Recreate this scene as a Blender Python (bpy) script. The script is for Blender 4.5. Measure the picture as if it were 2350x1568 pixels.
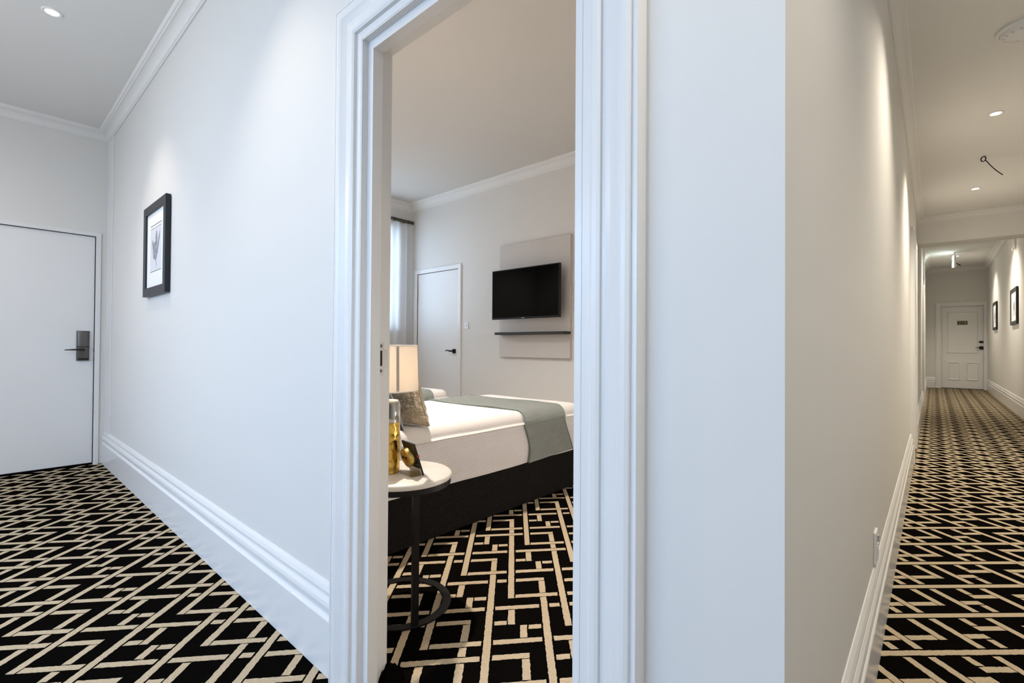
import bpy, bmesh, math, random
from mathutils import Vector, Matrix, noise

# ------------------------------------------------------------------ clear
for o in list(bpy.data.objects):
    bpy.data.objects.remove(o, do_unlink=True)
S = bpy.context.scene
COL = S.collection
random.seed(7)
PI = math.pi

# ------------------------------------------------------------------ camera
CAM_H = 1.1
yaw, pit, rol = (math.radians(a) for a in (41.533, 0.5701, 0.395))
fwd = Vector((-math.sin(yaw) * math.cos(pit), math.cos(yaw) * math.cos(pit), math.sin(pit)))
rt = Vector((math.cos(yaw), math.sin(yaw), 0))
up = rt.cross(fwd)
r_ = math.cos(rol) * rt + math.sin(rol) * up
u_ = -math.sin(rol) * rt + math.cos(rol) * up
cam_d = bpy.data.cameras.new('camera')
cam_d.sensor_width = 36
cam_d.lens = 36 * 1093.1 / 2350
cam_d.clip_start = 0.02
cam = bpy.data.objects.new('camera', cam_d)
COL.objects.link(cam)
cam.matrix_world = Matrix(((r_.x, u_.x, -fwd.x, 0), (r_.y, u_.y, -fwd.y, 0),
                           (r_.z, u_.z, -fwd.z, CAM_H), (0, 0, 0, 1)))
S.camera = cam

# ------------------------------------------------------------------ world, exposure
W = bpy.data.worlds.new('world')
S.world = W
W.use_nodes = True
bg = W.node_tree.nodes['Background']
bg.inputs[0].default_value = (0.62, 0.80, 1.0, 1)
bg.inputs[1].default_value = 2.6
S.view_settings.view_transform = 'Standard'
S.view_settings.look = 'None'
S.view_settings.gamma = 1
S.view_settings.use_curve_mapping = False
S.view_settings.exposure = 0.10


def area(name, loc, rot, sx, sy, power, col):
    d = bpy.data.lights.new(name, 'AREA')
    d.shape = 'RECTANGLE'
    d.size, d.size_y = sx, sy
    d.energy = power
    d.color = col
    o = bpy.data.objects.new(name, d)
    COL.objects.link(o)
    o.location = loc
    o.rotation_euler = rot
    return o


# daylight through the hall window in the wall behind the camera, and the bedroom window
HWX0, HWX1, HWZ0, HWZ1 = -4.3, -0.1, 0.75, 2.5
area('hall_window_daylight', ((HWX0 + HWX1) / 2, -3.35, 2.75), (PI / 2 - 0.60, 0, 0), HWX1 - HWX0 + 0.6, 2.2, 222, (0.33, 0.59, 1.0))
area('bedroom_window_daylight', (-5.80, 3.15, 2.0), (PI / 2, 0, -PI / 2), 1.2, 1.3, 24, (0.60, 0.79, 1.0))
P_HALL, P_CORR, P_BED = 37, 192, 168
C_HALL, C_CORR, C_BED = (1.0, 0.87, 0.74), (1.0, 0.90, 0.75), (1.0, 0.885, 0.78)


# ------------------------------------------------------------------ materials
def mat(name, col, rough=0.5, metal=0.0, spec=0.5, bump=None, var=None, sheen=0.0, coat=0.0):
    """bump=(scale, strength, distance); var=(scale, amount)"""
    m = bpy.data.materials.new(name)
    m.use_nodes = True
    nt = m.node_tree
    b = nt.nodes['Principled BSDF']
    b.inputs['Base Color'].default_value = (*col, 1)
    b.inputs['Roughness'].default_value = rough
    b.inputs['Metallic'].default_value = metal
    b.inputs['Specular IOR Level'].default_value = spec
    if sheen:
        b.inputs['Sheen Weight'].default_value = sheen
    if coat:
        b.inputs['Coat Weight'].default_value = coat
        b.inputs['Coat Roughness'].default_value = 0.1
    tc = nt.nodes.new('ShaderNodeTexCoord')
    if bump:
        n = nt.nodes.new('ShaderNodeTexNoise')
        n.inputs['Scale'].default_value = bump[0]
        n.inputs['Detail'].default_value = 3
        nt.links.new(tc.outputs['Object'], n.inputs['Vector'])
        bp = nt.nodes.new('ShaderNodeBump')
        bp.inputs['Strength'].default_value = bump[1]
        bp.inputs['Distance'].default_value = bump[2]
        nt.links.new(n.outputs['Fac'], bp.inputs['Height'])
        nt.links.new(bp.outputs['Normal'], b.inputs['Normal'])
    if var:
        n = nt.nodes.new('ShaderNodeTexNoise')
        n.inputs['Scale'].default_value = var[0]
        n.inputs['Detail'].default_value = 4
        nt.links.new(tc.outputs['Object'], n.inputs['Vector'])
        cr = nt.nodes.new('ShaderNodeValToRGB')
        cr.color_ramp.elements[0].position = 0.3
        cr.color_ramp.elements[1].position = 0.7
        cr.color_ramp.elements[0].color = (*[c * (1 - var[1]) for c in col], 1)
        cr.color_ramp.elements[1].color = (*[min(1, c * (1 + var[1])) for c in col], 1)
        nt.links.new(n.outputs['Fac'], cr.inputs['Fac'])
        nt.links.new(cr.outputs['Color'], b.inputs['Base Color'])
    return m


def emis(name, col, strength):
    m = bpy.data.materials.new(name)
    m.use_nodes = True
    b = m.node_tree.nodes['Principled BSDF']
    b.inputs['Base Color'].default_value = (*col, 1)
    b.inputs['Emission Color'].default_value = (*col, 1)
    b.inputs['Emission Strength'].default_value = strength
    return m


def ribbed(name, col, axis, scale, strength, rough=0.85, dark=0.06, dist=0.004, distort=0.3, coord='Object'):
    m = mat(name, col, rough, spec=0.2)
    nt = m.node_tree
    b = nt.nodes['Principled BSDF']
    tc = nt.nodes.new('ShaderNodeTexCoord')
    w = nt.nodes.new('ShaderNodeTexWave')
    w.wave_type = 'BANDS'
    w.bands_direction = axis
    w.inputs['Scale'].default_value = scale
    w.inputs['Distortion'].default_value = distort
    w.inputs['Detail'].default_value = 2
    nt.links.new(tc.outputs[coord], w.inputs['Vector'])
    n = nt.nodes.new('ShaderNodeTexNoise')
    n.inputs['Scale'].default_value = 9
    n.inputs['Detail'].default_value = 5
    nt.links.new(tc.outputs['Object'], n.inputs['Vector'])
    bp = nt.nodes.new('ShaderNodeBump')
    bp.inputs['Strength'].default_value = strength
    bp.inputs['Distance'].default_value = dist
    nt.links.new(w.outputs['Fac'], bp.inputs['Height'])
    nt.links.new(bp.outputs['Normal'], b.inputs['Normal'])
    mx = nt.nodes.new('ShaderNodeMath')
    mx.operation = 'MULTIPLY_ADD'
    nt.links.new(w.outputs['Fac'], mx.inputs[0])
    mx.inputs[1].default_value = 0.5
    hn = nt.nodes.new('ShaderNodeMath')
    hn.operation = 'MULTIPLY'
    nt.links.new(n.outputs['Fac'], hn.inputs[0])
    hn.inputs[1].default_value = 0.5
    nt.links.new(hn.outputs[0], mx.inputs[2])
    cr = nt.nodes.new('ShaderNodeValToRGB')
    cr.color_ramp.elements[0].position = 0.2
    cr.color_ramp.elements[1].position = 0.75
    cr.color_ramp.elements[0].color = (*[c * (1 - dark) for c in col], 1)
    cr.color_ramp.elements[1].color = (*[min(1, c * (1 + dark)) for c in col], 1)
    nt.links.new(mx.outputs[0], cr.inputs['Fac'])
    nt.links.new(cr.outputs['Color'], b.inputs['Base Color'])
    return m


M = {}
M['wall'] = mat('wall_paint', (0.725, 0.71, 0.68), 0.55, spec=0.3, bump=(170, 0.05, 0.002))
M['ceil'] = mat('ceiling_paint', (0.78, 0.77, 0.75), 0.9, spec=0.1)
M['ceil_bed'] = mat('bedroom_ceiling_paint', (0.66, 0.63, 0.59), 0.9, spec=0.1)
M['trim'] = mat('trim_gloss', (0.775, 0.77, 0.76), 0.26, spec=0.38, bump=(14, 0.03, 0.004))
M['door'] = mat('door_paint', (0.80, 0.795, 0.785), 0.35, spec=0.4)
M['gap_shade'] = mat('gap_shade', (0.03, 0.03, 0.03), 0.9)  # dark colour standing in for shade in door gaps and the latch hole
M['carpet_black'] = mat('carpet_black_pile', (0.0036, 0.0031, 0.0026), 1.0, spec=0.0, bump=(420, 0.7, 0.003), var=(300, 0.5))
M['carpet_beige'] = mat('carpet_beige_pile', (0.52, 0.42, 0.285), 1.0, spec=0.05, bump=(330, 0.9, 0.003), var=(260, 0.22))
M['black'] = mat('black_satin', (0.007, 0.007, 0.008), 0.35, spec=0.3)
M['black_metal'] = mat('black_powder_coat', (0.006, 0.0055, 0.0055), 0.42, spec=0.25, bump=(500, 0.1, 0.001))
M['frame'] = mat('charcoal_frame', (0.016, 0.019, 0.024), 0.42, spec=0.35, bump=(90, 0.08, 0.001))
M['mount'] = mat('white_mount_board', (0.84, 0.84, 0.82), 0.8)
M['print'] = mat('print_paper', (0.66, 0.66, 0.70), 0.8, var=(6, 0.05))
M['ink'] = mat('print_grey_ink', (0.30, 0.31, 0.33), 0.8, var=(40, 0.35))
M['ink_dark'] = mat('print_dark_line', (0.18, 0.18, 0.18), 0.8)
M['bronze'] = mat('bronze_lock', (0.145, 0.135, 0.125), 0.42, metal=0.75, bump=(220, 0.15, 0.001))
M['bronze_dark'] = mat('dark_bronze', (0.03, 0.027, 0.024), 0.35, metal=0.7)
M['rod'] = mat('dark_wood_rod', (0.045, 0.034, 0.020), 0.4, var=(20, 0.3))
M['steel'] = mat('brushed_steel', (0.62, 0.60, 0.56), 0.32, metal=1.0)
M['plastic'] = mat('white_plastic', (0.80, 0.80, 0.80), 0.35)
M['tvpanel'] = mat('greige_panel', (0.60, 0.565, 0.54), 0.5, var=(4, 0.02))
M['shelf'] = mat('black_brown_shelf', (0.018, 0.015, 0.013), 0.5, var=(30, 0.3))
M['screen'] = mat('tv_screen_glass', (0.002, 0.002, 0.002), 0.05, spec=0.06)
M['bedbase'] = mat('charcoal_woven_fabric', (0.015, 0.0135, 0.0125), 0.95, spec=0.05, bump=(380, 0.6, 0.002), var=(170, 0.4))
M['sheet'] = mat('white_cotton', (0.80, 0.77, 0.745), 0.9, spec=0.15, bump=(5, 0.25, 0.02))
M['ribside'] = ribbed('white_ribbed_coverlet', (0.76, 0.735, 0.73), 'Z', 27, 0.35, dark=0.07, distort=0.15)
M['throw'] = ribbed('sage_quilted_throw', (0.56, 0.60, 0.565), 'X', 35, 0.8, dark=0.17, dist=0.003, distort=0.8, coord='UV')
M['throw'].node_tree.nodes['Principled BSDF'].inputs['Sheen Weight'].default_value = 0.35
M['throw_edge'] = mat('sage_piping', (0.20, 0.245, 0.235), 0.9)
M['gold_leather'] = mat('champagne_metallic_leather', (0.62, 0.53, 0.40), 0.34, metal=0.62, bump=(38, 0.9, 0.018), var=(14, 0.28))
M['navy'] = mat('navy_velvet', (0.006, 0.025, 0.055), 0.75, sheen=0.4)
M['marble'] = mat('white_stone_top', (0.80, 0.765, 0.70), 0.25, var=(3, 0.03))
M['gold'] = mat('hammered_gold', (0.62, 0.40, 0.09), 0.24, metal=1.0)
M['gold_flat'] = mat('brass_clock', (0.60, 0.42, 0.13), 0.28, metal=1.0)
M['red'] = mat('red_button', (0.35, 0.03, 0.02), 0.4)
M['grey'] = mat('grey_plastic', (0.42, 0.42, 0.44), 0.5)
M['seam'] = mat('grey_seam', (0.60, 0.60, 0.62), 0.8)
M['exit_face'] = emis('exit_sign_face', (0.88, 1.0, 0.95), 8)
M['exit_green'] = emis('exit_sign_green', (0.02, 0.55, 0.22), 2)
M['lamp_on'] = emis('downlight_glow', (1.0, 0.93, 0.82), 14)
M['bulb'] = emis('bulb_glow', (1.0, 0.72, 0.36), 9)
M['number_plate'] = mat('dark_number_plate', (0.03, 0.026, 0.02), 0.4)
M['number'] = mat('brass_number', (0.50, 0.40, 0.22), 0.35, metal=0.6)


def glassy(name, col, fac_glossy):
    m = bpy.data.materials.new(name)
    m.use_nodes = True
    nt = m.node_tree
    nt.nodes.remove(nt.nodes['Principled BSDF'])
    out = nt.nodes['Material Output']
    t = nt.nodes.new('ShaderNodeBsdfTransparent')
    t.inputs[0].default_value = (*col, 1)
    g = nt.nodes.new('ShaderNodeBsdfGlossy')
    g.inputs['Roughness'].default_value = 0.04
    lw = nt.nodes.new('ShaderNodeLayerWeight')
    lw.inputs['Blend'].default_value = fac_glossy
    mx = nt.nodes.new('ShaderNodeMixShader')
    nt.links.new(lw.outputs['Facing'], mx.inputs[0])
    nt.links.new(t.outputs[0], mx.inputs[1])
    nt.links.new(g.outputs[0], mx.inputs[2])
    nt.links.new(mx.outputs[0], out.inputs[0])
    return m


M['glass'] = glassy('window_glass', (0.97, 0.98, 0.99), 0.12)
M['glass_lamp'] = glassy('clear_lamp_glass', (0.96, 0.95, 0.93), 0.38)


def cloth_translucent(name, col, transp, transl):
    m = bpy.data.materials.new(name)
    m.use_nodes = True
    nt = m.node_tree
    nt.nodes.remove(nt.nodes['Principled BSDF'])
    out = nt.nodes['Material Output']
    d = nt.nodes.new('ShaderNodeBsdfDiffuse')
    d.inputs[0].default_value = (*col, 1)
    tl = nt.nodes.new('ShaderNodeBsdfTranslucent')
    tl.inputs[0].default_value = (*col, 1)
    tp = nt.nodes.new('ShaderNodeBsdfTransparent')
    a = nt.nodes.new('ShaderNodeMixShader')
    a.inputs[0].default_value = transl
    nt.links.new(d.outputs[0], a.inputs[1])
    nt.links.new(tl.outputs[0], a.inputs[2])
    b = nt.nodes.new('ShaderNodeMixShader')
    b.inputs[0].default_value = transp
    nt.links.new(a.outputs[0], b.inputs[1])
    nt.links.new(tp.outputs[0], b.inputs[2])
    nt.links.new(b.outputs[0], out.inputs[0])
    return m


M['sheer'] = cloth_translucent('sheer_curtain', (0.93, 0.94, 0.96), 0.45, 0.65)
M['shade'] = cloth_translucent('cream_lamp_shade', (0.84, 0.80, 0.76), 0.0, 0.24)


# ------------------------------------------------------------------ object helpers
def link(name, bm, m, parent=None, smooth=False, loc=None, rotz=0.0):
    me = bpy.data.meshes.new(name)
    bmesh.ops.recalc_face_normals(bm, faces=bm.faces[:])
    bm.to_mesh(me)
    bm.free()
    ms = m if isinstance(m, (list, tuple)) else [m]
    for x in ms:
        me.materials.append(x)
    if smooth:
        for p in me.polygons:
            p.use_smooth = True
        try:
            me.set_sharp_from_angle(angle=math.radians(40))
        except Exception:
            pass
    o = bpy.data.objects.new(name, me)
    COL.objects.link(o)
    if parent is not None:
        o.parent = parent
    if loc is not None:
        o.location = loc
    if rotz:
        o.rotation_euler = (0, 0, rotz)
    return o


def struct(name, bm, m, smooth=False):
    o = link(name, bm, m, None, smooth)
    o['kind'] = 'structure'
    return o


def thing(name, label, cat, loc, rotz=0.0, group=None):
    o = bpy.data.objects.new(name, None)
    o.empty_display_size = 0.05
    COL.objects.link(o)
    o.location = loc
    o.rotation_euler = (0, 0, rotz)
    o['label'] = label
    o['category'] = cat
    if group:
        o['group'] = group
    return o


def tag(o, label, cat, group=None):
    o['label'] = label
    o['category'] = cat
    if group:
        o['group'] = group
    return o


def dup(root, loc, label, rotz=None):
    r = root.copy()
    COL.objects.link(r)
    r.location = loc
    if rotz is not None:
        r.rotation_euler = (0, 0, rotz)
    r['label'] = label
    for ch in list(root.children):
        c = ch.copy()
        COL.objects.link(c)
        c.parent = r
        for g in ch.children:
            d = g.copy()
            COL.objects.link(d)
            d.parent = c
    return r


def box(bm, x0, x1, y0, y1, z0, z1, bev=0.0, seg=2, mi=0):
    vs = [bm.verts.new((x, y, z)) for z in (z0, z1) for y in (y0, y1) for x in (x0, x1)]
    fs = []
    for idx in ((0, 2, 3, 1), (4, 5, 7, 6), (0, 1, 5, 4), (2, 6, 7, 3), (0, 4, 6, 2), (1, 3, 7, 5)):
        f = bm.faces.new([vs[i] for i in idx])
        f.material_index = mi
        fs.append(f)
    if bev:
        es = list({e for f in fs for e in f.edges})
        bmesh.ops.bevel(bm, geom=es, offset=bev, segments=seg, profile=0.6, affect='EDGES')
    return vs


def bxo(*a, **k):
    bm = bmesh.new()
    box(bm, *a, **k)
    return bm


def lathe(bm, prof, cx=0, cy=0, seg=48, cap=False, mi=0):
    rings = []
    for (r, z) in prof:
        if r < 1e-6:
            rings.append([bm.verts.new((cx, cy, z))])
        else:
            rings.append([bm.verts.new((cx + r * math.cos(2 * PI * i / seg), cy + r * math.sin(2 * PI * i / seg), z)) for i in range(seg)])
    for a, b in zip(rings, rings[1:]):
        for i in range(seg):
            j = (i + 1) % seg
            if len(a) == 1 and len(b) == 1:
                continue
            if len(a) == 1:
                f = bm.faces.new((a[0], b[i], b[j]))
            elif len(b) == 1:
                f = bm.faces.new((a[i], a[j], b[0]))
            else:
                f = bm.faces.new((a[i], a[j], b[j], b[i]))
            f.material_index = mi
    return rings


def extrude_profile(bm, prof, A, B, nrm, up=(0, 0, 1), a_shift=None, b_shift=None, cap=True):
    """prof: list of (d, h); point = P + d*nrm + h*up.  a_shift/b_shift(d,h) move the ends along A->B (mitres)."""
    A, B, nrm, up = Vector(A), Vector(B), Vector(nrm), Vector(up)
    t = (B - A).normalized()
    ra, rb = [], []
    for d, h in prof:
        off = d * nrm + h * up
        ra.append(bm.verts.new(A + off + t * (a_shift(d, h) if a_shift else 0)))
        rb.append(bm.verts.new(B + off + t * (b_shift(d, h) if b_shift else 0)))
    for i in range(len(prof) - 1):
        bm.faces.new((ra[i], ra[i + 1], rb[i + 1], rb[i]))
    if cap:
        for r in (ra, rb):
            try:
                bm.faces.new(r)
            except ValueError:
                pass


def tube(bm, pts, r, seg=10, cap=True):
    pts = [Vector(p) for p in pts]
    rings = []
    prev = None
    for i, p in enumerate(pts):
        t = (pts[min(i + 1, len(pts) - 1)] - pts[max(i - 1, 0)]).normalized()
        a = prev if prev is not None else (Vector((0, 0, 1)) if abs(t.z) < 0.9 else Vector((1, 0, 0)))
        n = (a - t * a.dot(t)).normalized()
        prev = n
        b = t.cross(n)
        rr = r[i] if isinstance(r, (list, tuple)) else r
        rings.append([bm.verts.new(p + rr * (math.cos(2 * PI * k / seg) * n + math.sin(2 * PI * k / seg) * b)) for k in range(seg)])
    for a, b in zip(rings, rings[1:]):
        for k in range(seg):
            j = (k + 1) % seg
            bm.faces.new((a[k], a[j], b[j], b[k]))
    if cap:
        bm.faces.new(rings[0][::-1])
        bm.faces.new(rings[-1])


# ------------------------------------------------------------------ key planes
YA = 0.81            # hall side of the wall with the doorway
TA = 0.086           # its thickness
YAB = YA + TA        # bedroom side
XC = -0.168          # corridor face of the corridor's left wall (outside corner)
XCB = XC - 0.09
XL = -5.72           # hall end wall
XR = 1.09            # corridor right wall
YE = 18.2            # corridor end wall
YT = 4.03            # bedroom wall with television
XW = -5.47           # bedroom window wall
YS = -2.30           # hall wall behind the camera
ZL, ZR, ZF, ZB = 3.04, 2.87, 3.38, 3.05
YK = 8.5             # bulkhead
JX0, JX1, JZ = -1.345, -0.525, 2.062     # doorway opening


# ------------------------------------------------------------------ carpet: woven lattice built as pile strips on the black ground
HA = math.radians(48.67)
UX, UY = math.cos(HA), -math.sin(HA)
WX, WY = math.cos(HA), math.sin(HA)
HWID, LAT_T, LAT_S = 0.0140, 0.23, 0.3175


def sub(iv, a, b):
    out = []
    for s, e in iv:
        if b <= s or a >= e:
            out.append((s, e))
        else:
            if a > s:
                out.append((s, a))
            if b < e:
                out.append((b, e))
    return out


def cell_strips(i, j):   # j: parity of the row
    """strips of the lattice element (i, j) as (kind, const, start, end) in (p, q)"""
    out = []
    iv = [(HWID + 0.004, 4 * LAT_T + HWID)]
    # crossings of this U bar with W bars; W bar of corner (i+a, j+b) lies at p=.23a+.3175b, spans q=.23a-.3175b -.92 .. +HWID
    for a in range(-3, 9):
        for b in range(-4, 5):
            if a == 0 and b == 0:
                continue
            pw = LAT_T * a + LAT_S * b
            qe = LAT_T * a - LAT_S * b
            if -0.01 < pw < 4 * LAT_T - 0.05 and qe - 4 * LAT_T + 0.05 < 0 < qe + 0.001:
                if w_over(j, pw):
                    iv = sub(iv, pw - HWID - 0.0045, pw + HWID + 0.0045)
    out += [('U', 0.0, s, e) for s, e in iv]
    iv = [(-4 * LAT_T, HWID)]
    for a in range(-9, 4):
        for b in range(-4, 5):
            if a == 0 and b == 0:
                continue
            pk, qk = LAT_T * a + LAT_S * b, LAT_T * a - LAT_S * b   # corner of a U bar, bar at q=qk, p from pk
            pw = -pk
            if -0.01 < pw < 4 * LAT_T + 0.01 and -4 * LAT_T - 0.01 < qk < 0.0:
                last = pw > 4 * LAT_T - 0.05
                if last or not w_over(j + b, pw):
                    g = 0.005 if last else 0.008
                    iv = sub(iv, qk - HWID - g, qk + HWID + g)
    out += [('W', 0.0, s, e) for s, e in iv]
    c1p, c1q = 0.376, -0.092
    out.append(('U', c1q, c1p - HWID, 0.46 - HWID - 0.0045))
    out.append(('W', c1p, c1q + HWID + 0.006, -HWID - 0.008))
    c2p, c2q = 0.569, 0.090
    out.append(('U', c2q, 0.46 + HWID + 0.0045, c2p + HWID))
    out.append(('W', c2p, HWID + 0.008, c2q - HWID - 0.005))
    return out


def w_over(i, pw):
    if pw < 0.19:
        return True
    return pw < 0.30 and i % 2 == 1


def carpet_zone(bm, x0, x1, y0, y1, kx, ky, rotated=False, near=True, sc=1.0):
    """strips clipped to a rectangle.  rotated: the roll is laid along the corridor"""
    tmp = bmesh.new()
    z = 0.0008
    px, py = 2 * LAT_T * UX * sc, 2 * LAT_S * WY
    cache = {}

    def to_world(X, Y):
        return (kx + Y, ky - X) if rotated else (kx + X, ky + Y)
    # pattern-space extents
    cs = []
    for x in (x0, x1):
        for y in (y0, y1):
            cs.append((ky - y, x - kx) if rotated else (x - kx, y - ky))
    mx0, mx1 = min(c[0] for c in cs), max(c[0] for c in cs)
    my0, my1 = min(c[1] for c in cs), max(c[1] for c in cs)
    for i in range(int(mx0 / px) - 4, int(mx1 / px) + 5):
        for j in range(int(-my1 / py) - 3, int(-my0 / py) + 4):
            key = j % 2
            if key not in cache:
                cache[key] = cell_strips(0, key)
            bp, bq = LAT_T * i + LAT_S * j, LAT_T * i - LAT_S * j
            for kind, c, s, e in cache[key]:
                L = e - s
                if L < 0.006:
                    continue
                mid = (s + e) / 2
                P, Q = (bp + mid, bq + c) if kind == 'U' else (bp + c, bq + mid)
                wx, wy = to_world((P + Q) * UX * sc, (P - Q) * UY)
                if wx < x0 - L or wx > x1 + L or wy < y0 - L or wy > y1 + L:
                    continue
                dist = math.hypot(wx, wy)
                step = 0.009 if (near and dist < 2.6) else (0.05 if dist < 5 else 1.0)
                n = max(1, int(L / step))
                jit = 0.0013 if n > 3 and step < 0.02 else 0.0
                rowa, rowb = [], []
                for k in range(n + 1):
                    t = s + L * k / n
                    for sgn, row in ((-1, rowa), (1, rowb)):
                        w = HWID + random.uniform(-jit, jit)
                        tt = t + random.uniform(-jit, jit)
                        P, Q = (bp + tt, bq + c + sgn * w) if kind == 'U' else (bp + c + sgn * w, bq + tt)
                        X, Y = to_world((P + Q) * UX * sc, (P - Q) * UY)
                        row.append(tmp.verts.new((X, Y, z)))
                for k in range(n):
                    tmp.faces.new((rowa[k], rowa[k + 1], rowb[k + 1], rowb[k]))
    for co, no in (((x0, 0, 0), (-1, 0, 0)), ((x1, 0, 0), (1, 0, 0)), ((0, y0, 0), (0, -1, 0)), ((0, y1, 0), (0, 1, 0))):
        g = tmp.verts[:] + tmp.edges[:] + tmp.faces[:]
        bmesh.ops.bisect_plane(tmp, geom=g, plane_co=co, plane_no=no, clear_outer=True)
    for f in tmp.faces:
        f.material_index = 1
        if f.normal.z < 0:
            f.normal_flip()
    me = bpy.data.meshes.new('tmp')
    tmp.to_mesh(me)
    tmp.free()
    bm.from_mesh(me)
    bpy.data.meshes.remove(me)


fb = bmesh.new()
carpet_zone(fb, XL, 0.10, YS, YA + 0.05, -1.697, 0.792)
carpet_zone(fb, XW, XCB, YA + 0.05, YT, -1.695, 1.79)
carpet_zone(fb, XC, XR, YA + 0.05, YE, 0.016, 2.455, rotated=True, sc=0.32 / 0.302)
carpet_zone(fb, 0.10, XR, YS, YA + 0.05, 0.016, 2.455, rotated=True, sc=0.32 / 0.302, near=False)
for f in fb.faces:
    f.material_index = 1
x0, x1, y0, y1 = XL - 0.3, XR + 0.1, YS - 0.1, YE + 0.1
box(fb, x0, x1, y0, y1, -0.12, 0.0, mi=0)
me = bpy.data.meshes.new('floor')
fb.to_mesh(me)
fb.free()
me.materials.append(M['carpet_black'])
me.materials.append(M['carpet_beige'])
flo = bpy.data.objects.new('floor', me)
COL.objects.link(flo)
flo['kind'] = 'structure'

# lump of black pile where the carpet is turned up against the foot of the left jamb
b = bmesh.new()
n = 26
g = []
for j in range(n + 1):
    row = []
    for i in range(n + 1):
        u, v = -1 + 2 * i / n, -1 + 2 * j / n
        r = max(0.0, 1 - u * u - v * v)
        h = (r ** 0.7) * 0.055 * (1 + 0.5 * noise.noise(Vector((u * 3, v * 3, 1)))) + 0.006 * noise.noise(Vector((u * 14, v * 14, 4))) * (r > 0)
        row.append(b.verts.new((-1.327 + 0.040 * u + 0.010 * v, 0.915 + 0.042 * v, 0.0012 + max(0.0, h))))
    g.append(row)
for r0, r1 in zip(g, g[1:]):
    for i in range(n):
        b.faces.new((r0[i], r0[i + 1], r1[i + 1], r1[i]))
link('carpet_edge', b, M['carpet_black'], flo, smooth=True)

# ------------------------------------------------------------------ walls
b = bmesh.new()
box(b, XL - 0.2, JX0, YA, YAB, 0, ZL + 0.1)
box(b, JX0, JX1, YA, YAB, JZ, ZL + 0.1)
box(b, JX1, XC, YA, YAB, 0, ZL + 0.1)
struct('wall_front', b, M['wall'])

DLY0, DLY1, DLZ = -0.105, 0.722, 2.07       # hall end door leaf
b = bmesh.new()
box(b, XL - 0.12, XL, DLY1 + 0.004, YA, 0, ZL + 0.1)
box(b, XL - 0.12, XL, YS, DLY0 - 0.004, 0, ZL + 0.1)
box(b, XL - 0.12, XL, DLY0 - 0.004, DLY1 + 0.004, DLZ + 0.004, ZL + 0.1)
struct('wall_left', b, M['wall'])

b = bmesh.new()
box(b, XL - 0.12, HWX0, YS - 0.12, YS, 0, ZL + 0.1)
box(b, HWX1, XR + 0.12, YS - 0.12, YS, 0, ZL + 0.1)
box(b, HWX0, HWX1, YS - 0.12, YS, 0, HWZ0)
box(b, HWX0, HWX1, YS - 0.12, YS, HWZ1, ZL + 0.1)
struct('wall_behind', b, M['wall'])

# corridor left wall, with two door recesses
D4Y0, D4Y1, D4Z = 6.06, 6.88, 2.16
D5Y0, D5Y1, D5Z = 12.3, 13.12, 2.25
b = bmesh.new()
box(b, XCB, XC, YAB, D4Y0, 0, ZF + 0.1)
box(b, XCB, XC, D4Y0, D4Y1, D4Z, ZF + 0.1)
box(b, XCB, XC, D4Y1, D5Y0, 0, ZF + 0.1)
box(b, XCB, XC, D5Y0, D5Y1, D5Z, ZF + 0.1)
box(b, XCB, XC, D5Y1, YE, 0, ZF + 0.1)
struct('wall_corridor_left', b, M['wall'])
struct('wall_corridor_right', bxo(XR, XR + 0.12, YS, YE, 0, ZF + 0.1), M['wall'])

DEX0, DEX1, DEZ = 0.155, 1.015, 2.305
b = bmesh.new()
box(b, XC - 0.1, DEX0, YE, YE + 0.14, 0, ZF + 0.1)
box(b, DEX1, XR + 0.12, YE, YE + 0.14, 0, ZF + 0.1)
box(b, DEX0, DEX1, YE, YE + 0.14, DEZ, ZF + 0.1)
struct('wall_corridor_end', b, M['wall'])

# bedroom
DCX0, DCX1, DCZ = -5.305, -4.478, 2.07
b = bmesh.new()
box(b, XW - 0.2, DCX0 - 0.004, YT, YT + 0.12, 0, ZB + 0.1)
box(b, DCX1 + 0.004, XCB, YT, YT + 0.12, 0, ZB + 0.1)
box(b, DCX0 - 0.004, DCX1 + 0.004, YT, YT + 0.12, DCZ + 0.004, ZB + 0.1)
struct('wall_back', b, M['wall'])
WY0, WY1, WZ0, WZ1 = 2.35, 3.80, 1.33, 2.68
b = bmesh.new()
box(b, XW - 0.2, XW, YAB, WY0, 0, ZB + 0.1)
box(b, XW - 0.2, XW, WY1, YT, 0, ZB + 0.1)
box(b, XW - 0.2, XW, WY0, WY1, 0, WZ0)
box(b, XW - 0.2, XW, WY0, WY1, WZ1, ZB + 0.1)
struct('wall_window', b, M['wall'])

# ceilings
struct('ceiling', bxo(XL - 0.15, XC, YS - 0.1, YAB, ZL, ZL + 0.1), M['ceil'])
b = bmesh.new()
box(b, XC, XR + 0.1, YS - 0.1, YK + 0.3, ZR, ZR + 0.3)
struct('ceiling', b, M['ceil'])
struct('ceiling', bxo(XC, XR + 0.1, YK + 0.3, YE + 0.1, ZF, ZF + 0.1), M['ceil'])
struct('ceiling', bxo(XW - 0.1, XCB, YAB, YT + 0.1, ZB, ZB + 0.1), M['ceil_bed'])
# bulkhead across the corridor
ZK = 1.1 + 0.1672 * YK
struct('trim_1', bxo(XC, XR, YK, YK + 0.32, ZK, ZF + 0.05), M['ceil'])

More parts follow.
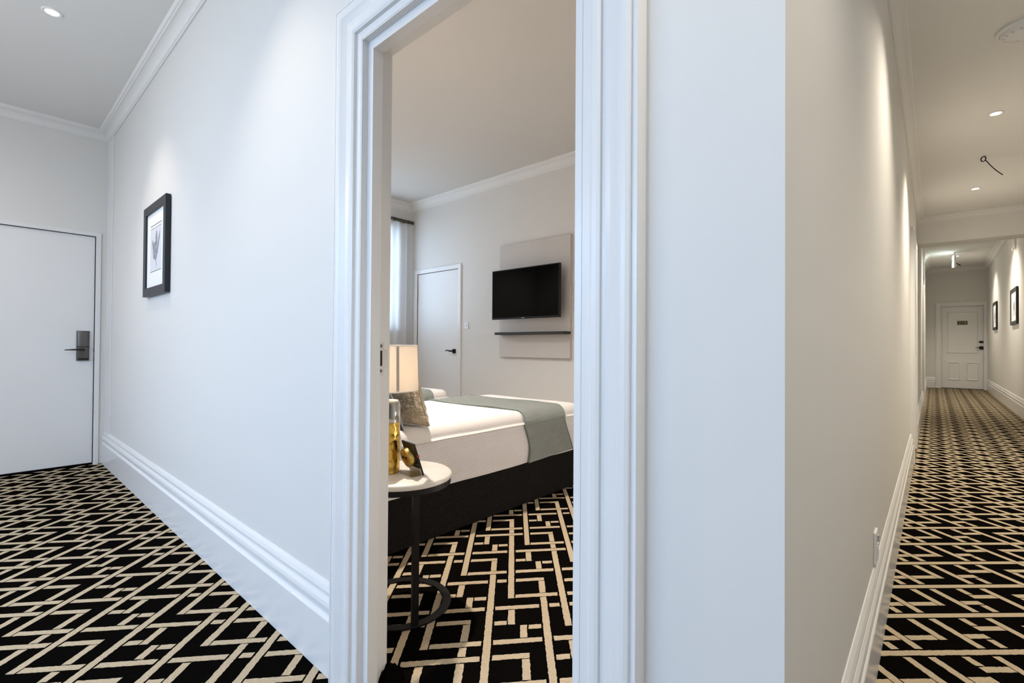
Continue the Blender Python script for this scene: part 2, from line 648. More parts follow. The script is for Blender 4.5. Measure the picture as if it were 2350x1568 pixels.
# ------------------------------------------------------------------ mouldings
SK = [(0, 0), (0.024, 0), (0.024, 0.183), (0.022, 0.187), (0.013, 0.196), (0.013, 0.201), (0.017, 0.213), (0.0225, 0.222),
      (0.0225, 0.228), (0.020, 0.240), (0.014, 0.251), (0.0095, 0.254), (0.0095, 0.260), (0.0145, 0.262), (0.0145, 0.270),
      (0.010, 0.283), (0.003, 0.296), (0, 0.296)]
PX = -5.475                                   # right edge of the flat strip in the hall corner
b = bmesh.new()
extrude_profile(b, SK, (XL, YA, 0), (JX0 - 0.132, YA, 0), (0, -1, 0))
struct('baseboard_front', b, M['trim'])
b = bmesh.new()
extrude_profile(b, SK, (XL, YS, 0), (XL, DLY0 - 0.05, 0), (1, 0, 0))
struct('baseboard_left', b, M['trim'])
b = bmesh.new()
extrude_profile(b, SK, (JX1 + 0.132, YA, 0), (XC, YA, 0), (0, -1, 0), b_shift=lambda d, h: d)
extrude_profile(b, SK, (XC, YA, 0), (XC, D4Y0 - 0.12, 0), (1, 0, 0), a_shift=lambda d, h: -d)
extrude_profile(b, SK, (XC, D4Y1 + 0.12, 0), (XC, D5Y0 - 0.12, 0), (1, 0, 0))
extrude_profile(b, SK, (XC, D5Y1 + 0.12, 0), (XC, YE, 0), (1, 0, 0))
struct('baseboard_corridor_left', b, M['trim'])
b = bmesh.new()
extrude_profile(b, SK, (XR, YS, 0), (XR, YE, 0), (-1, 0, 0))
struct('baseboard_corridor_right', b, M['trim'])
b = bmesh.new()
extrude_profile(b, SK, (XC, YE, 0), (DEX0 - 0.13, YE, 0), (0, -1, 0))
struct('baseboard_corridor_end', b, M['trim'])
b = bmesh.new()
extrude_profile(b, SK, (DCX1 + 0.06, YT, 0), (XCB, YT, 0), (0, -1, 0))
struct('baseboard_back', b, M['trim'])

# corner strip at the far end of the hall wall
b = bmesh.new()
box(b, XL, PX, YA - 0.009, YA, 0.29, ZL, bev=0.002)
struct('trim_2', b, M['trim'])


def cornice(cz, s=1.0):
    pts = [(0, -0.088), (0.010, -0.088), (0.012, -0.080), (0.017, -0.078)]
    for k in range(7):
        a = k / 6 * PI / 2
        pts.append((0.017 + 0.046 * (1 - math.cos(a)), -0.076 + 0.050 * math.sin(a)))
    pts += [(0.066, -0.020), (0.074, -0.018), (0.080, -0.010), (0.082, 0), (0, 0)]
    return [(d * s, h * s) for d, h in pts]


def cornice_run(b, A, B, n, z, s=1.0, am=None, bm_=None):
    extrude_profile(b, cornice(z, s), (*A, z), (*B, z), (*n, 0), a_shift=am, b_shift=bm_)


ins_a, ins_b = (lambda d, h: d), (lambda d, h: -d)
b = bmesh.new()
cornice_run(b, (XL, YA), (XC, YA), (0, -1), ZL, am=ins_a)
cornice_run(b, (XL, YS), (XL, YA), (1, 0), ZL, am=ins_a, bm_=ins_b)
cornice_run(b, (XL, YS), (XC, YS), (0, 1), ZL, am=ins_a)
struct('trim_3', b, M['ceil'])
b = bmesh.new()
cornice_run(b, (XC, YA), (XC, YK), (1, 0), ZR, 0.85, bm_=ins_b)
cornice_run(b, (XR, YS), (XR, YK), (-1, 0), ZR, 0.85, bm_=ins_b)
cornice_run(b, (XC, YK), (XR, YK), (0, -1), ZR, 0.85, am=ins_a, bm_=ins_b)
struct('trim_4', b, M['ceil'])
b = bmesh.new()
cornice_run(b, (XC, YK + 0.32), (XC, YE), (1, 0), ZF, 1.15, bm_=ins_b)
cornice_run(b, (XR, YK + 0.32), (XR, YE), (-1, 0), ZF, 1.15, bm_=ins_b)
cornice_run(b, (XC, YE), (XR, YE), (0, -1), ZF, 1.15, am=ins_a, bm_=ins_b)
struct('trim_5', b, M['ceil'])
b = bmesh.new()
cornice_run(b, (XW, YT), (XCB, YT), (0, -1), ZB, 1.15, am=ins_a)
cornice_run(b, (XW, YAB), (XW, YT), (1, 0), ZB, 1.15, bm_=ins_b)
struct('trim_6', b, M['ceil'])

# architrave: (w outward from the opening, d proud of the wall)
CAS = [(0, 0), (0, 0.010), (0.003, 0.013), (0.025, 0.0145), (0.027, 0.024), (0.034, 0.028), (0.044, 0.0285), (0.051, 0.026), (0.053, 0.0215),
       (0.060, 0.0212), (0.072, 0.0240), (0.084, 0.0300), (0.093, 0.0350), (0.101, 0.0375), (0.110, 0.0380), (0.117, 0.0355), (0.119, 0.0290),
       (0.123, 0.0290), (0.125, 0.0330), (0.131, 0.0335), (0.132, 0.0)]


def casing(b, x0, x1, zt, prof, place, zb=0.0):
    """place(x, z, d) -> world"""
    cols = []
    for w, d in prof:
        cols.append([b.verts.new(place(*q, d)) for q in ((x0 - w, zb), (x0 - w, zt + w), (x1 + w, zt + w), (x1 + w, zb))])
    for a, c in zip(cols, cols[1:]):
        for k in range(3):
            b.faces.new((a[k], a[k + 1], c[k + 1], c[k]))


b = bmesh.new()
casing(b, JX0, JX1, JZ, CAS, lambda x, z, d: (x, YA - d, z))
casing(b, JX0, JX1, JZ, CAS, lambda x, z, d: (x, YAB + d, z))
jt = struct('trim_7', b, M['trim'])
b = bmesh.new()                                # jamb lining and door stops of the bedroom doorway
T = 0.03
box(b, JX0 - 0.001, JX0 + 0.002, YA - 0.012, YAB + 0.012, 0, JZ)
box(b, JX1 - 0.002, JX1 + 0.001, YA - 0.012, YAB + 0.012, 0, JZ)
box(b, JX0, JX1, YA - 0.012, YAB + 0.012, JZ - 0.002, JZ + 0.001)
box(b, JX0, JX0 + T, 0.819, 0.855, 0, JZ, bev=0.0015)
box(b, JX1 - T, JX1, 0.819, 0.855, 0, JZ, bev=0.0015)
box(b, JX0 + T, JX1 - T, 0.819, 0.855, JZ - T, JZ, bev=0.0015)
jamb = struct('trim_8', b, M['trim'])

# strike plate on the rebate of the left jamb
xs = JX0 + 0.002
b = bmesh.new()
pts = [(0.862, 1.109), (0.886, 1.109), (0.886, 1.087), (0.897, 1.087), (0.8995, 1.078), (0.8995, 1.036), (0.897, 1.029), (0.886, 1.029), (0.886, 1.006), (0.862, 1.006)]
f0 = [b.verts.new((xs, y, z)) for y, z in pts]
f1 = [b.verts.new((xs + 0.0016, y, z)) for y, z in pts]
b.faces.new(f0)
b.faces.new(f1)
for i in range(len(pts)):
    j = (i + 1) % len(pts)
    b.faces.new((f0[i], f0[j], f1[j], f1[i]))
sp = link('strike_plate', b, M['steel'], jamb)
b = bmesh.new()
box(b, xs + 0.0014, xs + 0.0022, 0.864, 0.879, 1.033, 1.083)
link('latch_hole', b, M['gap_shade'], sp)
for z in (1.098, 1.017):
    b = bmesh.new()
    lathe(b, [(0, 0.0022), (0.0045, 0.0018), (0.0055, 0)], seg=14)
    s_ = link('screw', b, M['bronze'], sp)
    s_.rotation_euler = (0, PI / 2, 0)
    s_.location = (xs + 0.0014, 0.8745, z)

# ------------------------------------------------------------------ door at the end of the hall (door_1)
b = bxo(XL - 0.055, XL - 0.012, DLY0, DLY1, 0.018, DLZ, bev=0.0015)
d1 = struct('door_1', b, M['door'])
b = bmesh.new()
FC = [(0.0, -0.02), (0.0, 0.010), (0.002, 0.012), (0.034, 0.012), (0.036, 0.010), (0.036, 0.0)]
casing(b, DLY0 - 0.004, DLY1 + 0.004, DLZ + 0.004, FC, lambda y, z, d: (XL + d, y, z))
struct('trim_9', b, M['trim'])
struct('trim_10', bxo(XL - 0.12, XL - 0.058, DLY0 - 0.004, DLY1 + 0.004, 0, DLZ + 0.004), M['gap_shade'])  # dark block painted as the shade behind the leaf, not a moulding
# electronic lock with lever
xf = XL - 0.012
b = bmesh.new()
n = 10
yc, hw = 0.648, 0.044
secs = [(0.945, 0.82), (0.950, 0.97), (1.090, 1.0), (1.200, 0.99), (1.209, 0.93), (1.212, 0.80)]
rows = []
for z, k in secs:
    row = []
    for i in range(n + 1):
        a = -1 + 2 * i / n
        row.append(b.verts.new((xf + 0.004 + 0.022 * k * math.sqrt(max(0.0, 1 - 0.75 * a * a)) * (1 if 0 < i < n else 0.2), yc + hw * a * (0.93 + 0.07 * k), z)))
    rows.append(row)
for r0, r1 in zip(rows, rows[1:]):
    for i in range(n):
        b.faces.new((r0[i], r0[i + 1], r1[i + 1], r1[i]))
bot = [b.verts.new((xf, v.co.y, v.co.z)) for v in (rows[0][0], rows[0][n], rows[-1][n], rows[-1][0])]
b.faces.new([bot[0], bot[1]] + rows[0][::-1])
b.faces.new([bot[3], bot[2]] + rows[-1][::-1])
b.faces.new([bot[0]] + [r[0] for r in rows] + [bot[3]])
b.faces.new([bot[1]] + [r[-1] for r in rows] + [bot[2]])
lk = link('lock_body', b, M['bronze'], d1, smooth=True)
b = bxo(xf + 0.010, xf + 0.0275, yc - hw * 0.98, yc + hw * 0.98, 1.066, 1.072, bev=0.001)
link('lock_band', b, M['bronze_dark'], lk)
b = bxo(xf + 0.012, xf + 0.0272, yc - hw * 0.8, yc + hw * 0.8, 0.951, 0.966, bev=0.002)
link('lock_sensor', b, M['bronze_dark'], lk)
b = bmesh.new()
tube(b, [(xf + 0.02, yc, 1.043), (xf + 0.060, yc, 1.043)], 0.010, 14)
tube(b, [(xf + 0.056, yc + 0.006, 1.043), (xf + 0.062, yc - 0.03, 1.044), (xf + 0.060, yc - 0.075, 1.043), (xf + 0.050, yc - 0.125, 1.040)], [0.009, 0.0075, 0.006, 0.0035], 10)
link('lever_handle', b, M['bronze_dark'], d1, smooth=True)
b = bxo(xf - 0.02, xf + 0.002, DLY1 - 0.001, DLY1 + 0.0035, 1.02, 1.06)
link('latch_bolt', b, M['bronze_dark'], d1)


# ------------------------------------------------------------------ closet door in the bedroom (door_2)
d2 = struct('door_2', bxo(DCX0, DCX1, YT + 0.006, YT + 0.046, 0.018, DCZ, bev=0.0015), M['door'])
b = bmesh.new()
CC = [(0.0, -0.02), (0.0, 0.010), (0.006, 0.014), (0.052, 0.018), (0.058, 0.014), (0.062, 0.012), (0.062, 0.0)]
casing(b, DCX0 - 0.004, DCX1 + 0.004, DCZ + 0.004, CC, lambda x, z, d: (x, YT - d, z))
struct('trim_11', b, M['trim'])
struct('trim_12', bxo(DCX0 - 0.004, DCX1 + 0.004, YT + 0.048, YT + 0.12, 0, DCZ + 0.004), M['gap_shade'])  # shade behind the closet leaf, made as a dark block
hx = -4.55
b = bxo(hx - 0.027, hx + 0.027, YT - 0.004, YT + 0.007, 1.033 - 0.027, 1.033 + 0.027, bev=0.002)
hr = link('handle_rose', b, M['black_metal'], d2)
b = bmesh.new()
tube(b, [(hx, YT, 1.036), (hx, YT - 0.052, 1.036)], 0.010, 12)
tube(b, [(hx + 0.008, YT - 0.048, 1.036), (hx - 0.03, YT - 0.052, 1.034), (hx - 0.065, YT - 0.050, 1.043), (hx - 0.115, YT - 0.044, 1.036)], [0.010, 0.010, 0.008, 0.006], 10)
link('lever_handle', b, M['black_metal'], d2, smooth=True)
for z in (1.86,):
    b = bmesh.new()
    tube(b, [(DCX0 - 0.003, YT - 0.006, z - 0.06), (DCX0 - 0.003, YT - 0.006, z + 0.06)], 0.007, 10)
    link('hinge', b, M['steel'], d2)

# ------------------------------------------------------------------ corridor end door (door_3), number 210
b = bmesh.new()
yf = YE + 0.035
box(b, DEX0, DEX1, yf, yf + 0.045, 0.012, DEZ, bev=0.002)
d3 = struct('door_3', b, M['door'])


def panel_mould(x0, x1, z0, z1):
    b = bmesh.new()
    pr = [(0.0, 0.0), (0.0, 0.012), (0.010, 0.016), (0.020, 0.010), (0.026, 0.0)]
    loops = []
    for w, d in pr:
        loops.append([b.verts.new((x, yf - d, z)) for x, z in ((x0 + w, z0 + w), (x1 - w, z0 + w), (x1 - w, z1 - w), (x0 + w, z1 - w))])
    for a, c in zip(loops, loops[1:]):
        for k in range(4):
            b.faces.new((a[k], a[(k + 1) % 4], c[(k + 1) % 4], c[k]))
    return link('panel_moulding', b, M['door'], d3)


panel_mould(0.285, 0.90, 1.0, 2.15)
panel_mould(0.295, 0.54, 0.245, 0.74)
panel_mould(0.675, 0.91, 0.245, 0.74)
npl = link('number_plate', bxo(0.495, 0.697, yf - 0.008, yf, 1.785, 1.890, bev=0.002), M['number_plate'], d3)
fc = bpy.data.curves.new('door_number', 'FONT')
fc.body = '210'
fc.size = 0.098
fc.extrude = 0.002
fc.align_x = 'CENTER'
fc.align_y = 'CENTER'
fc.space_character = 1.15
ft = bpy.data.objects.new('door_number_tmp', fc)
COL.objects.link(ft)
dg = bpy.context.evaluated_depsgraph_get()
nm = bpy.data.meshes.new_from_object(ft.evaluated_get(dg))
bpy.data.objects.remove(ft, do_unlink=True)
nm.materials.clear()
nm.materials.append(M['number'])
no = bpy.data.objects.new('door_number', nm)
COL.objects.link(no)
no.parent = npl
no.location = (0.596, yf - 0.010, 1.838)
no.rotation_euler = (PI / 2, 0, 0)
b = bmesh.new()
lathe(b, [(0, 0.03), (0.030, 0.028), (0.037, 0.018), (0.039, 0)], seg=24)
bmesh.ops.scale(b, vec=(1.30, 0.80, 1), verts=b.verts[:])
k1 = link('deadbolt', b, M['bronze_dark'], d3, smooth=True)
k1.rotation_euler = (PI / 2, 0, 0)
k1.location = (0.968, yf, 1.305)
b = bmesh.new()
lathe(b, [(0, 0.035), (0.040, 0.032), (0.049, 0.016), (0.050, 0)], seg=24)
k2 = link('lever_rose', b, M['bronze_dark'], d3, smooth=True)
k2.rotation_euler = (PI / 2, 0, 0)
k2.location = (0.968, yf, 1.145)
b = bmesh.new()
tube(b, [(0.968, yf - 0.03, 1.145), (0.968, yf - 0.06, 1.145), (0.93, yf - 0.065, 1.148), (0.845, yf - 0.055, 1.152)], [0.012, 0.012, 0.009, 0.005], 10)
link('lever_handle', b, M['bronze_dark'], d3, smooth=True)
struct('trim_13', bxo(DEX0 - 0.05, DEX1 + 0.05, YE + 0.086, YE + 0.135, 0, DEZ), M['gap_shade'])  # dark block in place of the shade behind the end door
EC = [(0.0, -0.034), (0.0, 0.012), (0.004, 0.016), (0.030, 0.018), (0.034, 0.024), (0.075, 0.026), (0.098, 0.032), (0.104, 0.022), (0.110, 0.026), (0.124, 0.024), (0.128, 0.0)]
b = bmesh.new()
casing(b, DEX0, DEX1, DEZ, EC, lambda x, z, d: (min(x, XR - 0.001), YE - d, z))
struct('trim_14', b, M['trim'])


# side doors of the corridor's left wall (door_4, door_5)
def side_door(idx, y0, y1, zt, tn):
    b = bmesh.new()
    box(b, XC - 0.07, XC - 0.028, y0 + 0.003, y1 - 0.003, 0.014, zt - 0.003, bev=0.002)
    d = struct('door_%d' % idx, b, M['door'])
    b = bmesh.new()
    casing(b, y0, y1, zt, [(w * 0.9, dd) for w, dd in EC], lambda y, z, dd: (XC + dd, y, z))
    struct('trim_%d' % tn, b, M['trim'])
    b = bmesh.new()
    lathe(b, [(0, 0.03), (0.024, 0.028), (0.028, 0)], seg=20)
    k = link('lever_rose', b, M['bronze_dark'], d, smooth=True)
    k.rotation_euler = (0, PI / 2, 0)
    k.location = (XC - 0.028, y0 + 0.07, 1.05)
    return d


side_door(4, D4Y0, D4Y1, D4Z, 15)
side_door(5, D5Y0, D5Y1, D5Z, 16)


# ------------------------------------------------------------------ bedroom window (window_1)
xw = XW - 0.10
b = bmesh.new()
fw = 0.055
box(b, xw - 0.05, xw, WY0, WY0 + fw, WZ0, WZ1, bev=0.003)
box(b, xw - 0.05, xw, WY1 - fw, WY1, WZ0, WZ1, bev=0.003)
box(b, xw - 0.05, xw, WY0 + fw, WY1 - fw, WZ1 - fw, WZ1, bev=0.003)
box(b, xw - 0.05, xw, WY0 + fw, WY1 - fw, WZ0, WZ0 + fw, bev=0.003)
w1 = struct('window_1', b, M['trim'])
b = bmesh.new()
zm = (WZ0 + WZ1) / 2
box(b, xw - 0.045, xw - 0.005, WY0 + fw, WY1 - fw, zm - 0.022, zm + 0.022, bev=0.003)
for y in (WY0 + fw, WY1 - fw - 0.035):
    box(b, xw - 0.045, xw - 0.005, y, y + 0.035, WZ0 + fw, WZ1 - fw, bev=0.003)
link('sash', b, M['trim'], w1)
for z0, z1 in ((WZ0 + fw, zm - 0.022), (zm + 0.022, WZ1 - fw)):
    link('pane', bxo(xw - 0.028, xw - 0.024, WY0 + fw + 0.035, WY1 - fw - 0.035, z0, z1), M['glass'], w1)
b = bmesh.new()
casing(b, WY0, WY1, WZ1, [(0, 0), (0, 0.012), (0.004, 0.016), (0.06, 0.018), (0.064, 0.0)], lambda y, z, d: (XW + d, y, z), zb=WZ0)
box(b, XW - 0.1, XW + 0.035, WY0 - 0.08, WY1 + 0.08, WZ0 - 0.03, WZ0, bev=0.004)
link('architrave', b, M['trim'], w1)

# hall window behind the camera (window_2)
b = bmesh.new()
yw = YS - 0.06
for x in (HWX0, (HWX0 + HWX1) / 2 - 0.025, HWX1 - 0.05):
    box(b, x, x + 0.05, yw - 0.04, yw, HWZ0, HWZ1, bev=0.003)
for z in (HWZ0, HWZ1 - 0.05):
    box(b, HWX0, HWX1, yw - 0.04, yw, z, z + 0.05, bev=0.003)
w2 = struct('window_2', b, M['trim'])
for x in (HWX0 + 0.05, (HWX0 + HWX1) / 2 + 0.025):
    link('pane', bxo(x, x + (HWX1 - HWX0) / 2 - 0.075, yw - 0.022, yw - 0.018, HWZ0 + 0.05, HWZ1 - 0.05), M['glass'], w2)


# ------------------------------------------------------------------ recessed downlights
def downlight_proto(label, loc):
    t = thing('ceiling_downlight', label, 'downlight', loc, 0, 'recessed ceiling downlights')
    b = bmesh.new()
    lathe(b, [(0.030, 0.0), (0.032, -0.005), (0.043, -0.006), (0.047, -0.003), (0.047, 0.0)], seg=36)
    link('trim_ring', b, M['plastic'], t, smooth=True)
    b = bmesh.new()
    lathe(b, [(0, -0.002), (0.030, -0.002)], seg=36)
    link('lens', b, M['lamp_on'], t)
    return t


def spot(loc, power, col, size=92, blend=0.75, rad=0.03):
    d = bpy.data.lights.new('downlight_beam', 'SPOT')
    d.energy = power
    d.color = col
    d.spot_size = math.radians(size)
    d.spot_blend = blend
    d.shadow_soft_size = rad
    o = bpy.data.objects.new('downlight_beam', d)
    COL.objects.link(o)
    o.location = (loc[0], loc[1], loc[2] - 0.02)
    return o


dl0 = downlight_proto('glowing round downlight in the hall ceiling above the left white door', (-3.862, 0.279, ZL))
spot((-3.862, 0.279, ZL), P_HALL, C_HALL)
for x, y, k, lab in ((-1.88, 0.279, 0.95, 'round downlight in the hall ceiling in front of the bedroom doorway'),
                     (-0.75, -0.9, 1.0, 'unseen hall downlight added for fill, above and behind the camera'),  # added out of view to fill the hall wall
                     (-4.85, -1.0, 1.0, 'unseen hall downlight added for fill, in the corner left of the white door')):  # also added out of view, brightens the far left end
    dup(dl0, (x, y, ZL), lab)
    spot((x, y, ZL), P_HALL * k, C_HALL, 92 if y > 0 else 165)
corr = [((0.349, 0.60, ZR), 'round downlight in the corridor ceiling above the camera', 0.36),
        ((0.349, 2.75, ZR), 'round downlight in the corridor ceiling nearest the camera, above the frame', 0.50),
        ((0.350, 5.05, ZR), 'glowing corridor downlight nearest the round smoke detector', 0.85),
        ((0.345, 7.28, ZR), 'glowing corridor downlight between the hanging cable and the bulkhead', 1.05),
        ((0.450, 12.3, ZF), 'corridor downlight hidden above the bulkhead', 1.4),
        ((0.430, 15.9, ZF), 'glowing far downlight above the exit sign', 1.0)]
for l, lab, k in corr:
    dup(dl0, l, lab)
    spot(l, P_CORR * k, C_CORR, 120, 0.9)
for l, lab, k in (((-2.46, 1.56, ZB), 'downlight in the bedroom ceiling above the cushions of the near bed', 1.8),
                  ((-4.6, 1.6, ZB), 'downlight in the bedroom ceiling above the far bed', 0.68)):
    dup(dl0, l, lab)
    spot(l, P_BED * k, C_BED, 118, 0.65, 0.03)

pl = bpy.data.lights.new('bedroom_fill_light', 'POINT')  # added fill for the side of the bed; no lamp stands here
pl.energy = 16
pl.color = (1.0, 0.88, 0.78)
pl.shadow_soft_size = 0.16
po = bpy.data.objects.new('bedroom_fill_light', pl)
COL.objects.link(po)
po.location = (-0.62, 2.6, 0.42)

pl = bpy.data.lights.new('hall_fill_light', 'POINT')  # unseen fill added to lift the hall ceiling; no pendant hangs here
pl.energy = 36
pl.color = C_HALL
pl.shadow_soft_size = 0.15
po = bpy.data.objects.new('hall_fill_light', pl)
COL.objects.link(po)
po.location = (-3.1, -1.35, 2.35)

# smoke detector
t = thing('smoke_detector', 'round white smoke detector on the corridor ceiling at the right edge', 'smoke detector', (0.372, 3.79, ZR))
b = bmesh.new()
lathe(b, [(0.0, 0), (0.110, 0), (0.110, -0.012), (0.104, -0.018), (0.098, -0.020)], seg=48)
link('mounting_base', b, M['plastic'], t, smooth=True)
b = bmesh.new()
lathe(b, [(0.098, -0.016), (0.092, -0.030), (0.075, -0.040), (0.030, -0.044), (0, -0.044)], seg=48)
link('cover', b, M['plastic'], t, smooth=True)
b = bmesh.new()
for k in range(14):
    a = 2 * PI * k / 14
    c, s = math.cos(a), math.sin(a)
    vs = [b.verts.new((c * r - s * w, s * r + c * w, z)) for r, z, w in ((0.070, -0.0425, -0.006), (0.082, -0.0375, -0.006), (0.082, -0.0375, 0.006), (0.070, -0.0425, 0.006))]
    b.faces.new(vs)
link('vent_slot', b, M['seam'], t)

# loose cable hanging from the corridor ceiling
t = thing('ceiling_cable', 'thin grey cable with a loop hanging loose from the corridor ceiling', 'cable', (0.342, 6.10, ZR))
b = bmesh.new()
pts = []
for k in range(13):
    a = 2 * PI * k / 12
    pts.append((0.012 * math.cos(a) - 0.012, 0.0, -0.02 - 0.026 * (1 - math.cos(a + PI / 2 - PI / 2)) / 1))
ring = [(0.016 * math.sin(2 * PI * k / 14), 0.02 * k / 14, -0.045 * (1 - math.cos(2 * PI * k / 14)) / 2 - 0.002) for k in range(15)]
tube(b, ring, 0.0045, 8)
link('loop', b, M['bronze_dark'], t, smooth=True)
b = bmesh.new()
tail = []
for k in range(9):
    s = k / 8
    tail.append((0.012 + 0.120 * s, 0.02 + 0.10 * s, -0.03 - 0.140 * s - 0.012 * math.sin(PI * s)))
tube(b, tail, 0.004, 8)
link('tail', b, M['bronze_dark'], t, smooth=True)

# exit sign seen almost edge-on, hanging below the far ceiling
t = thing('exit_sign', 'glowing white hanging exit sign seen edge-on near the corridor end', 'exit sign', (0.362, 15.25, ZF))
bz = -0.10
link('hanger', bxo(-0.012, 0.012, -0.06, 0.06, -0.105, 0.0, bev=0.003), M['grey'], t)
link('housing', bxo(-0.010, 0.030, -0.20, 0.20, -0.34, -0.10, bev=0.004), M['plastic'], t)
b = bxo(-0.034, -0.010, -0.195, 0.195, -0.335, -0.105, bev=0.003)
fce = link('lit_face', b, M['exit_face'], t)
b = bmesh.new()
fc = bpy.data.curves.new('exit_word', 'FONT')
fc.body = 'EXIT'
fc.size = 0.13
fc.extrude = 0.001
fc.align_x = 'CENTER'
fc.align_y = 'CENTER'
ft = bpy.data.objects.new('exit_tmp', fc)
COL.objects.link(ft)
dg = bpy.context.evaluated_depsgraph_get()
nm = bpy.data.meshes.new_from_object(ft.evaluated_get(dg))
bpy.data.objects.remove(ft, do_unlink=True)
nm.materials.clear()
nm.materials.append(M['exit_green'])
wo = bpy.data.objects.new('exit_word', nm)
COL.objects.link(wo)
wo.parent = fce
wo.location = (-0.0355, 0, -0.22)
wo.rotation_euler = (PI / 2, 0, -PI / 2)
b.free()
b = bmesh.new()
tube(b, [(0.028, -0.05, -0.26), (0.06, -0.06, -0.29), (0.105, -0.07, -0.335)], 0.010, 8)
link('bracket', b, M['bronze_dark'], t)


# ------------------------------------------------------------------ framed pictures
def picture(name, label, w, h, loc, rotz, kind, bw=0.056):
    """local: x = width, z = height, front towards -y; the wall plane is y=0"""
    t = thing(name, label, 'picture', loc, rotz, 'framed botanical prints')
    dp = 0.030
    b = bmesh.new()
    pr = [(0.0, -0.004), (0.0, -dp), (0.002, -dp - 0.001), (bw - 0.003, -dp - 0.001), (bw, -dp + 0.002), (bw, -0.012)]
    loops = []
    for q, y in pr:
        loops.append([b.verts.new((x, y, z)) for x, z in ((-w / 2 + q, -h / 2 + q), (w / 2 - q, -h / 2 + q), (w / 2 - q, h / 2 - q), (-w / 2 + q, h / 2 - q))])
    for a, c in zip(loops, loops[1:]):
        for k in range(4):
            b.faces.new((a[k], a[(k + 1) % 4], c[(k + 1) % 4], c[k]))
    b.faces.new(loops[0])
    link('frame', b, M['frame'], t)
    mw, mh = w / 2 - bw, h / 2 - bw
    mt = link('mount', bxo(-mw, mw, -0.018, -0.012, -mh, mh), M['mount'], t)
    pw, ph = mw * 0.60, mh * 0.56
    link('print', bxo(-pw, pw, -0.0186, -0.0178, -ph, ph), M['print'], t)
    # tulip drawing, thin lines round it
    for zz, th in ((ph * 1.16, 0.0022), (ph * 1.02, 0.0012), (-ph * 1.04, 0.0018)):
        link('print_line', bxo(-pw, pw, -0.0191, -0.0186, zz - th, zz + th), M['ink_dark'], t)

    def leaf(pts, th):
        bb = bmesh.new()
        n = len(pts)
        lo, hi = [], []
        for x, wv, z in pts:
            lo.append(bb.verts.new(((x - wv) * pw, -0.0190, z * ph)))
            hi.append(bb.verts.new(((x + wv) * pw, -0.0190 - th, z * ph)))
        for k in range(n - 1):
            bb.faces.new((lo[k], lo[k + 1], hi[k + 1], hi[k]))
        return bb
    if kind == 'tulip':
        link('flower', leaf([(-0.05, 0.06, -0.52), (-0.10, 0.34, -0.42), (-0.06, 0.46, -0.15), (-0.04, 0.50, 0.10), (-0.12, 0.34, 0.22), (-0.1, 0.10, 0.36)], 0.0004), M['ink'], t)
        link('petal', leaf([(0.15, 0.20, -0.1), (0.12, 0.16, 0.3), (0.10, 0.17, 0.6), (0.12, 0.02, 0.86)], 0.0008), M['ink'], t)
        link('petal', leaf([(0.42, 0.10, 0.0), (0.50, 0.10, 0.35), (0.66, 0.10, 0.55), (0.72, 0.02, 0.76)], 0.0007), M['ink'], t)
        link('petal', leaf([(-0.45, 0.10, 0.0), (-0.55, 0.13, 0.3), (-0.60, 0.05, 0.46)], 0.0007), M['ink'], t)
        link('stem', leaf([(0.12, 0.03, -0.82), (0.08, 0.03, -0.6), (0.0, 0.04, -0.45)], 0.0006), M['ink'], t)
    else:
        link('flower', leaf([(0, 0.1, -0.6), (0.0, 0.5, -0.2), (0.1, 0.42, 0.3), (0.05, 0.05, 0.7)], 0.0005), M['ink'], t)
        link('stem', leaf([(0.1, 0.03, -0.9), (0.05, 0.03, -0.55)], 0.0006), M['ink'], t)
    return t


picture('framed_picture', 'black framed tulip print with white mount on the hall wall near the left door', 0.580, 0.615, (-3.866, YA, 1.732), 0, 'tulip')
picture('framed_picture', 'black framed print on the corridor right wall, nearer and larger of the two', 0.88, 0.645, (XR, 12.30, 1.872), -PI / 2, 'leaf', bw=0.06)
picture('framed_picture', 'black framed print on the corridor right wall, farther one beside the end door', 0.85, 0.645, (XR, 15.85, 1.885), -PI / 2, 'leaf', bw=0.06)
picture('framed_picture', 'black framed print above the bed head, seen only as a reflection in the television', 0.60, 0.62, (-3.0, YAB, 1.75), PI, 'leaf')

# wall bracket below the bulkhead on the corridor right wall
t = thing('wall_sensor', 'small pale sensor strip high on the corridor right wall beyond the bulkhead', 'sensor', (XR, 12.2, 2.95))
link('housing', bxo(-0.03, 0, -0.05, 0.05, -0.06, 0.14, bev=0.006), M['plastic'], t)
link('lens', bxo(-0.05, -0.028, -0.03, 0.03, -0.09, -0.03, bev=0.008), M['plastic'], t)

# wall outlet on the corridor's left wall
t = thing('wall_outlet', 'white upright power outlet plate low on the corridor left wall above the skirting', 'outlet', (XC, 2.24, 0.362))
link('plate', bxo(0, 0.009, -0.038, 0.038, -0.060, 0.060, bev=0.003), M['plastic'], t)
link('socket', bxo(0.008, 0.012, -0.026, 0.026, -0.045, 0.010, bev=0.002), M['plastic'], t)
link('switch', bxo(0.008, 0.016, -0.010, 0.010, 0.022, 0.046, bev=0.002), M['grey'], t)

# light switch beside the closet door
t = thing('light_switch', 'small white light switch beside the white closet door', 'switch', (-4.318, YT, 1.350))
link('plate', bxo(-0.037, 0.037, -0.009, 0, -0.040, 0.040, bev=0.003), M['plastic'], t)
link('rocker', bxo(-0.008, 0.008, -0.014, -0.008, -0.012, 0.012, bev=0.002), M['plastic'], t)

